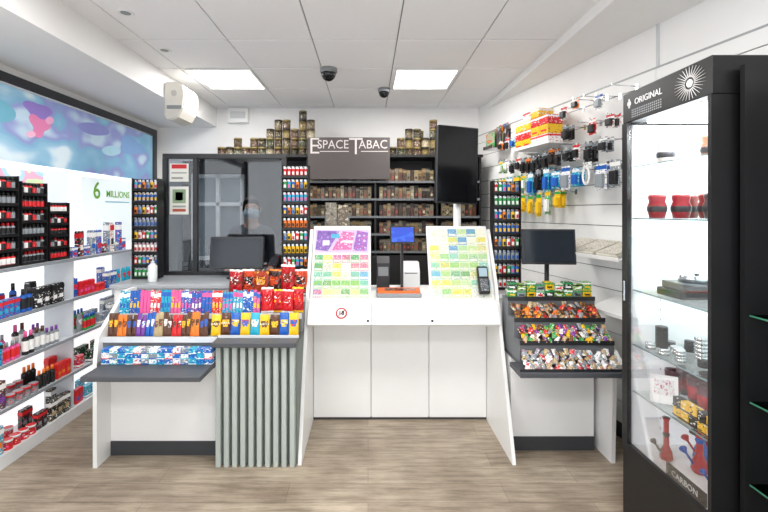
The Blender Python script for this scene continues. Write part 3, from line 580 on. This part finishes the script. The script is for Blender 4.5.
wc={.08:['#1f5fb8','#1b1b1d','#8e959b','#27a9c9','#d8232a','#f4f4f2'],.35:['#1b1b1d','#d8232a','#1b1b1d','#8e959b','#d8232a','#5a3420'],.62:['#e55a9b','#1b1b1d','#8e959b','#d8232a','#27a9c9','#2f9e4f'],.9:['#d8232a','#1f5fb8','#1b1b1d','#f4f4f2','#27a9c9','#1f5fb8']}
for z in [.08]+SZ[:3]:
    y=2.0
    while y<3.9:
        if R.random()<.1: y+=R.uniform(.04,.1);continue
        st,w,dd,h=items[R.randrange(9)];n=R.randrange(2,5);cc=(R.choice(wc[z]),R.choice(['#f4f4f2','#1b1b1d','#d8232a','#f4f4f2']),R.choice(PAL))
        for k in range(n):
            y+=w*1.1
            if y>3.93 or min(abs(y-q) for q in (2.306,3.156))<w*.5+.012: continue
            nm,lb=nmm[st];wput(packm(w,dd,h,*cc,st),nm,lb%tone(cc[0]),'packaged product','packaged products on the window shelves',-2.24+R.uniform(-.005,.005),y,z+.0008)
            if R.random()<.6 and st!='bag': wput(packm(w,dd,h*1.2,*cc,st),nm,lb%tone(cc[0]),'packaged product','packaged products on the window shelves',-2.34,y,z+.0008)
        y+=.012
bc=[(a,b,c_) for a,b,c_ in (('#d8232a','#f4f4f2','#1b1b1d'),('#1b1b1d','#d8232a','#1b1b1d'),('#8e959b','#1b1b1d','#d8232a'),('#d8232a','#1b1b1d','#1b1b1d'),('#1b1b1d','#8e959b','#1b1b1d'))]
rack(-2.3,2.46,1.2005,.5,.58,6,RY,'bottle',bc,'black rack of small refill bottles standing at the window','refill bottles on the window rack',14,bw=.03,mh=.08)
rack(-2.3,2.84,1.2005,.22,.55,6,RY,'bottle',bc,'narrow black rack of red refill bottles at the window','refill bottles on the narrow window rack',6,off=2,bw=.03,mh=.08)
rack(-2.3,3.07,1.2005,.2,.42,5,RY,'bottle',bc,'low black rack of refill bottles at the window','refill bottles on the low window rack',6,off=1,bw=.03,mh=.07)
y=3.24
while y<3.95:
    cc=R.choice([('#1f5fb8','#f4f4f2','#d8232a'),('#27a9c9','#f4f4f2','#1b1b1d'),('#f4f4f2','#d8232a','#1b1b1d'),('#8e959b','#f4f4f2','#1f5fb8'),('#1b1b1d','#d8232a','#f4f4f2')]);h=R.choice([.08,.11,.16,.2,.26]);w=R.choice([.04,.06])
    wput(packm(w,.04,h,*cc,'boxt'),'carton','%s upright carton on top of the window shelving'%tone(cc[0]),'packaged product','packaged products on the window shelves',-2.28,y,1.2008);y+=w*1.15+.005
# ---------------------------------------------------------------- glass cabinet
c=root('glass_display_cabinet','tall black lit glass cabinet of smoking accessories','display cabinet',(1.58,1.88,0))
x0,x1,y0,y1=1.31,1.82,1.6,2.16
m=M();m.box(x0,x1,y0,y1,0,.36,BLACK,.004,1);m.obj('cabinet_base',c,world=True)
m=M();m.box(x0,x1,y0,y1,2.0,2.15,BLACK,.004,1);m.obj('header',c,world=True)
m=M();m.box(x0,x1,y0,y0+.02,.36,2.0,BLACK);m.obj('side_panel',c,world=True)
m=M();m.box(x0,x1,y1-.02,y1,.36,2.0,BLACK);m.obj('side_panel',c,world=True)
INW=mat('#f4f8fc',.7,emit=.3,noise=0)  # lining glows weakly, interior brightness put into the material
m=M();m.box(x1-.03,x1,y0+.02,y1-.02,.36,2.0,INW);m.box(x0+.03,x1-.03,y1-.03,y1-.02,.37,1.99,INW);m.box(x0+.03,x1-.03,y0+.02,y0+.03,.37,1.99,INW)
for z in [.45+.05*i for i in range(30)]:
    m.box(1.48,1.485,y1-.0315,y1-.029,z,z+.01,mat('#b9bdc0',.4))
m.obj('white_lining',c,world=True)
m=M();m.box(x0,x1-.03,y0+.03,y1-.03,.36,.372,WHITE);m.obj('cabinet_floor',c,world=True)
g=M();g.box(x0+.004,x0+.008,y0+.02,y1-.05,.38,1.98,GLASS);dr=g.obj('door_glass',c,world=True)
m=M();m.box(x0-.003,x0+.018,y1-.04,y1+.001,.36,2.0,BLACK);m.box(x0-.003,x0+.01,y0-.001,y0+.008,.36,2.0,BLACK);m.box(x0-.003,x0+.018,y0+.008,y1-.04,.36,.385,BLACK);m.obj('door_frame',c,world=True)
m=M();m.box(x0-.012,x0-.003,y1-.032,y1-.02,1.1,1.2,METAL,.002,1);m.obj('door_handle',c,world=True)
for z in (1.78,1.52,1.16,.885,.65):
    m=M();m.box(x0+.03,x1-.04,y0+.035,y1-.04,z-.006,z,GLASSG);m.box(x0+.027,x0+.03,y0+.035,y1-.04,z-.006,z,mat('#7d9498',.2));m.obj('glass_shelf',c,world=True)
m=M()
GW=mat('#e9e9e9',.4)
m.text('ORIGINAL',.042,(x0-.002,1.965,2.09),GW,'-X')
m.lathe([(.007,0),(.014,0),(.014,-.002),(.007,-.002)],GW,16,(x0,2.105,2.092),axis='X')
m.box(x0-.002,x0,2.1,2.11,2.07,2.115,GW)
for k in range(4):
    for i in range(16): m.box(x0-.0015,x0,1.875+i*.0135,1.882+i*.0135,2.018+k*.011,2.024+k*.011,mat('#9a9da0',.4))
m.obj('header_print',c,world=True)
m=M()
m.lathe([(.0,0),(.016,0),(.016,-.002),(0,-.002)],GW,20,(x0,1.71,2.074),axis='X')
for i in range(28):
    a=i*math.pi/14;p=[(1.71+math.cos(a-.05)*.025,2.074+math.sin(a-.05)*.025),(1.71+math.cos(a)*.085,2.074+math.sin(a)*.068),(1.71+math.cos(a+.05)*.025,2.074+math.sin(a+.05)*.025)]
    m.prism(p,x0-.003,x0-.001,GW,'X')
m.obj('sun_emblem',c,world=True)
m=M();m.box(x0+.06,x1-.06,y0+.1,y1-.1,1.985,1.999,mat('#ffffff',.5,emit=5,noise=0));m.obj('light_strip',c,world=True)
L=bpy.data.lights.new('cabinet_lamp','AREA');L.shape='RECTANGLE';L.size=.35;L.size_y=.35;L.energy=9;L.color=(.93,.97,1);o=bpy.data.objects.new('cabinet_lamp',L);COL.objects.link(o);o.parent=c;o.matrix_parent_inverse=Matrix.Translation(-c.location);o.location=(1.56,1.88,1.98)
r=root('name_plate','black plate with white lettering in the cabinet base','sign',(1.345,1.8,.3725))
m=M();m.box(-.004,.004,-.13,.09,0,.055,BLACK);m.text('CARBON',.036,(-.0055,-.02,.028),mat('#d8d8d8',.4),'-X');m.obj('plate_body',r)
RED=mat('#b3202a',.25);BLU=mat('#2454a8',.25)
def pipe(x,y,z,h,mt,mt2,lab):
    r=root('water_pipe',lab,'water pipe',(x,y,z),group='water pipes in the glass cabinet')
    m=M();m.lathe([(0,0),(h*.11,0),(h*.14,h*.05),(h*.12,h*.2),(h*.06,h*.34),(h*.055,h*.55),(h*.075,h*.6),(h*.055,h*.65),(h*.055,h*.92),(h*.085,h),(h*.06,h),(0,h*.95)],[mt,mt,mt,mt,mt,mt2,mt2,mt,mt,mt2,mt2],18);m.obj('pipe_body',r)
    m=M();m.lathe([(.005,0),(.005,h*.3),(h*.07,h*.4),(h*.05,h*.4),(0,h*.34)],mt2,12,(0,0,0));m.obj('pipe_bowl',r,(-h*.09,0,h*.12),(0,-.6,0))
def skull(x,y,z,mt,lab):
    r=root('ashtray',lab,'ashtray',(x,y,z),group='ashtrays in the glass cabinet')
    m=M();m.lathe([(0,0),(.032,0),(.038,.03),(.04,.06),(.033,.078),(.038,.1),(.035,.112),(.027,.108),(.018,.08),(0,.075)],mt,20);m.obj('ashtray_bowl',r)
    m=M();m.lathe([(.0385,.03),(.041,.036),(.042,.052),(.0395,.058)],BAR,20);m.obj('ashtray_rim',r)
DR=mat('#8e1a24',.3)
skull(1.39,2.02,1.5205,DR,'red and black ceramic ashtray on a glass shelf');skull(1.475,1.98,1.5205,DR,'red and black ceramic ashtray on a glass shelf');skull(1.57,2.05,1.5205,mat('#6d2a24',.3),'dark red ceramic ashtray on a glass shelf');skull(1.555,1.92,1.5205,mat('#7a2a26',.3),'dark red ceramic ashtray on a glass shelf');skull(1.5,1.82,1.5205,mat('#4a3a38',.3),'dark brown ceramic ashtray on a glass shelf')
skull(1.52,1.86,1.7805,mat('#8c5a44',.4),'brown ceramic ashtray on the top glass shelf');skull(1.44,2.03,1.7805,mat('#b9b1aa',.4),'pale grey ashtray on the top glass shelf')
r=root('glass_ashtray','grey glass ashtray stacked on black boxes','ashtray',(1.5,1.93,1.1605))
m=M();m.box(-.12,.12,-.08,.08,0,.035,BLACK,.005);m.box(-.1,.1,-.075,.075,.0355,.068,mat('#5c6064',.3),.005);m.obj('box_base',r)
m=M();m.lathe([(0,.068),(.06,.068),(.068,.1),(.056,.1),(.05,.08),(0,.08)],CHROME,24);m.obj('ashtray_dish',r)
gi=0;CH2=mat('#9a9ea2',.2,1);BK2=mat('#2a2c30',.25,.6)
for (x,y) in ((1.38,2.05),(1.44,2.06),(1.5,2.08),(1.38,1.96),(1.45,1.97),(1.53,2.0),(1.62,2.06),(1.5,1.89),(1.59,1.94),(1.44,1.8),(1.52,1.78),(1.39,1.87),(1.57,1.84)):
    for k in range(1+(gi*5)%3//1 if gi%2 else 1):
        rr0=[.023,.027,.02][gi%3];hh=[.03,.034,.026][gi%3]
        r=root('herb_grinder','round metal grinder on a glass shelf','grinder',(x,y,.8855+k*(hh+.001)),group='metal grinders in the glass cabinet')
        mt_=[CHROME,BK2,CH2,CHROME][gi%4]
        m=M();m.lathe([(0,0),(rr0,0),(rr0,hh*.45),(rr0*.9,hh*.48),(rr0*.9,hh*.52),(rr0,hh*.55),(rr0,hh*.97),(rr0*.8,hh),(0,hh)],mt_,20);m.obj('grinder_body',r)
    gi+=1
r=root('info_card','white card with pink lettering on a glass shelf','card',(1.39,1.97,.6505),(0,0,-.45));m=M();m.prism([(0,0),(.02,0),(.012,.13),(.01,.13)],-.055,.055,mat('#fdfbfc',.5,emit=.15),'X')
m.obj('card_body',r);m=M()
m.prism([(.0015,.04),(.0082,.11),(.0078,.11),(.0008,.04)],-.04,.04,printm(['#fbf8f9','#c94f86','#d98cae'],(90,1,70),.5),'X')
m.obj('card_print',r)
for i,(x,y) in enumerate(((1.49,2.05),(1.57,2.08),(1.53,1.96),(1.62,2.0),(1.5,1.86),(1.6,1.88))):
    r=root('storage_jar','dark cup with a red band on a glass shelf','cup',(x,y,.6505),group='dark cups in the glass cabinet')
    m=M();m.lathe([(0,0),(.028,0),(.036,.13),(.03,.13),(.024,.02),(0,.02)],mat('#5a2a36',.3),20);m.obj('cup_body',r)
    m=M();m.lathe([(.0305,.03),(.034,.09),(.0347,.09),(.0312,.03),(.0305,.03)],RED,20);m.obj('cup_band',r)
for i in range(5):
    for q_ in range(2):
        put(packm(.042,.035,.042,['#f2c11d','#f2c11d','#1b1b1d'][(i+q_)%3],'#1b1b1d','#f4f4f2','box'),'lighter_box','small yellow and black carton on a glass shelf','carton','yellow cartons in the glass cabinet',1.37,1.66+i*.046,.6505+q_*.043,RY*-1)
pipe(1.42,2.0,.3725,.2,RED,BAR,'small red water pipe standing in the cabinet base')
pipe(1.5,1.9,.3725,.24,RED,BLU,'red and blue water pipe in the cabinet base')
pipe(1.58,1.99,.3725,.25,BLU,RED,'blue and red glass water pipe in the cabinet base')
pipe(1.66,2.05,.3725,.24,mat('#a02a1e',.25),BAR,'dark red water pipe in the cabinet base')
pipe(1.47,1.77,.3725,.19,RED,BLU,'small red water pipe in the cabinet base')
c=root('glass_shelving','black shelving unit with green edged glass shelves','shelving',(1.6,1.3,0))
m=M();m.box(1.78,1.83,.9,1.58,0,2.1,BLACK);m.box(1.40,1.78,1.56,1.58,0,2.1,BLACK);m.obj('unit_frame',c,world=True)
for z in (1.17,.85,.545,.1):
    m=M();m.box(1.41,1.78,.95,1.55,z-.006,z,DSG);m.box(1.408,1.41,.95,1.55,z-.006,z,mat('#3d7a62',.2));m.obj('glass_shelf',c,world=True)
# ---------------------------------------------------------------- people
def skinmesh(name,verts,edges,rad,mt,parent,root_i=0,sub=2):
    me=bpy.data.meshes.new(name);me.from_pydata(verts,edges,[]);o=mk(me,name,parent);me.materials.append(mt)
    md=o.modifiers.new('Skin','SKIN')
    if not me.skin_vertices: 
        bpy.context.view_layer.update()
    for i,rr in enumerate(rad):
        sv=me.skin_vertices[0].data[i];sv.radius=rr if isinstance(rr,tuple) else (rr,rr);sv.use_root=(i==root_i)
    md.use_smooth_shade=True;s2=o.modifiers.new('Sub','SUBSURF');s2.levels=sub;s2.render_levels=sub;return o
def person(x,y,rz,shirt,hair,lab):
    p=root('person',lab,'person',(x,y,0),(0,0,rz))
    SK=mat('#d8a78c',.55)
    V=[];E=[];Rd=[]
    def a(co,r,pr=None):
        V.append(co);Rd.append(r)
        if pr is not None:E.append((pr,len(V)-1))
        return len(V)-1
    pel=a((0,0,.93),(.135,.1));wa=a((0,0,1.07),(.115,.085),pel);chn=a((0,0,1.24),(.135,.095),wa);nb=a((0,.01,1.385),(.07,.06),chn);nk=a((0,0,1.44),(.05,.05),nb);h1=a((0,-.012,1.505),(.062,.07),nk);h2=a((0,-.008,1.575),(.076,.088),h1);h3=a((0,0,1.64),(.062,.075),h2)
    for sg in (-1,1):
        sh=a((sg*.165,.01,1.355),.052,nb);el=a((sg*.215,.02,1.09),.042,sh);wr=a((sg*.19,-.19,1.0),.026,el);pa=a((sg*.185,-.25,.995),(.032,.018),wr)
        for k,(dx,ln) in enumerate(((-.027,.07),(-.009,.082),(.009,.077),(.026,.06))):
            f1=a((sg*.185+dx,-.29,.995),.0095,pa);f2=a((sg*.185+dx*1.1,-.29-ln*.5,.99),.0085,f1);a((sg*.185+dx*1.15,-.29-ln,.975),.007,f2)
        t1=a((sg*.185-sg*.04,-.235,.985),.011,wr);a((sg*.185-sg*.055,-.275,.98),.009,t1)
        hp=a((sg*.09,0,.87),.085,pel);kn=a((sg*.1,-.01,.48),.055,hp);an=a((sg*.1,.02,.09),.038,kn);a((sg*.105,-.12,.035),.032,an)
    skinmesh('body',V,E,Rd,SK,p)
    V2=[(0,0,.9),(0,0,1.07),(0,0,1.24),(0,.01,1.385)];R2=[(.15,.115),(.135,.105),(.152,.112),(.085,.075)];E2=[(0,1),(1,2),(2,3)]
    for sg in (-1,1):
        n=len(V2);V2+=[(sg*.165,.01,1.355),(sg*.215,.02,1.09),(sg*.195,-.15,1.018)];R2+=[.066,.054,.038];E2+=[(3,n),(n,n+1),(n+1,n+2)]
    skinmesh('shirt',V2,E2,R2,mat(shirt,.8),p)
    V3=[(0,0,.92)];R3=[(.145,.11)];E3=[]
    for sg in (-1,1):
        n=len(V3);V3+=[(sg*.09,0,.85),(sg*.1,-.01,.48),(sg*.1,.02,.1)];R3+=[.098,.068,.055];E3+=[(0,n),(n,n+1),(n+1,n+2)]
    skinmesh('trousers',V3,E3,R3,mat('#22252c',.8),p)
    for sg in (-1,1):
        m=M();m.prism([(-.19,0),(.07,0),(.07,.09),(.0,.1),(-.12,.06),(-.19,.04)],sg*.105-.045,sg*.105+.045,BLACK,'X');m.obj('shoe',p)
    m=M();bmesh.ops.create_uvsphere(m.bm,u_segments=24,v_segments=16,radius=1);
    for v in m.bm.verts:
        v.co.x*=.088;v.co.y*=.102;v.co.z*=.108
        if v.co.z<-.02: v.co.z*=1.35
        v.co+=Vector((0,.012,1.605))
    dele=[v for v in m.bm.verts if (v.co.y<-.035 and v.co.z<1.655) or (v.co.y<.015 and v.co.z<1.53)]
    bmesh.ops.delete(m.bm,geom=dele,context='VERTS');k=m.mi(mat(hair,.7,noise=.3,scale=60))
    for f in m.bm.faces:f.smooth=True;f.material_index=k
    o=m.obj('hair',p);sd=o.modifiers.new('s','SOLIDIFY');sd.thickness=.012
    for sg in (-1,1):
        m=M();m.lathe([(0,-.012),(.009,-.008),(.0115,0),(.009,.008),(0,.012)],mat('#f2efe9',.3),12,(sg*.03,-.083,1.585),axis='Y');e=m.obj('eye',p)
        m=M();m.lathe([(0,-.002),(.005,-.001),(.005,.002)],mat('#2a1c14',.3),12,(sg*.03,-.0955,1.585),axis='Y');m.obj('pupil',e)
        m=M();m.prism([(sg*.016,1.603),(sg*.045,1.606),(sg*.045,1.609),(sg*.016,1.609)],-.095,-.08,mat(hair,.7),'Y');m.obj('eyebrow',p)
    m=M();m.lathe([(0,-.02),(.013,-.005),(.017,.01),(.01,.02)],SK,12,(0,-.088,1.56));m.obj('nose',p)
    for sg in (-1,1):
        m=M();m.lathe([(0,-.008),(.014,-.006),(.018,0),(.014,.006),(0,.008)],SK,12,(sg*.082,0,1.575),sx=.7,sy=1.4,axis='X');m.obj('ear',p)
    m=M();n=10;g=[]
    for j in range(6):
        row=[];t=j/5;z=1.497+t*.078
        for i in range(n+1):
            an=math.radians(-75+150*i/n);rx=.072+.006*math.sin(t*math.pi);ry=.083+.022*math.sin(t*math.pi*.9+.2)*math.cos(an)
            row.append(m.bm.verts.new((rx*math.sin(an),-ry*math.cos(an)-.008,z+(.012 if j==5 else 0)*math.cos(an*2))))
        g.append(row)
    k=m.mi(mat('#b9ccd6',.8))
    for j in range(5):
        for i in range(n): f=m.bm.faces.new((g[j][i],g[j][i+1],g[j+1][i+1],g[j+1][i]));f.smooth=True;f.material_index=k
    o=m.obj('face_mask',p,label='pale blue face mask');sd=o.modifiers.new('s','SOLIDIFY');sd.thickness=.003
person(-1.12,4.05,.1,'#55575f','#2a1c15','person in dark top and face mask standing behind the desk')
# ---------------------------------------------------------------- world, camera
w=bpy.data.worlds.new('World');sc.world=w;w.use_nodes=True;bg=w.node_tree.nodes['Background'];bg.inputs[0].default_value=(.93,.965,1,1);bg.inputs[1].default_value=2.15
cam=bpy.data.cameras.new('camera');cam.sensor_width=36;cam.lens=36*F/768;cam.shift_x=(384-CX)/768;cam.shift_y=-(256-CY)/768;cam.clip_start=.05
co=bpy.data.objects.new('camera',cam);COL.objects.link(co);co.location=(0,0,CZ);co.rotation_euler=(math.pi/2,0,0);sc.camera=co
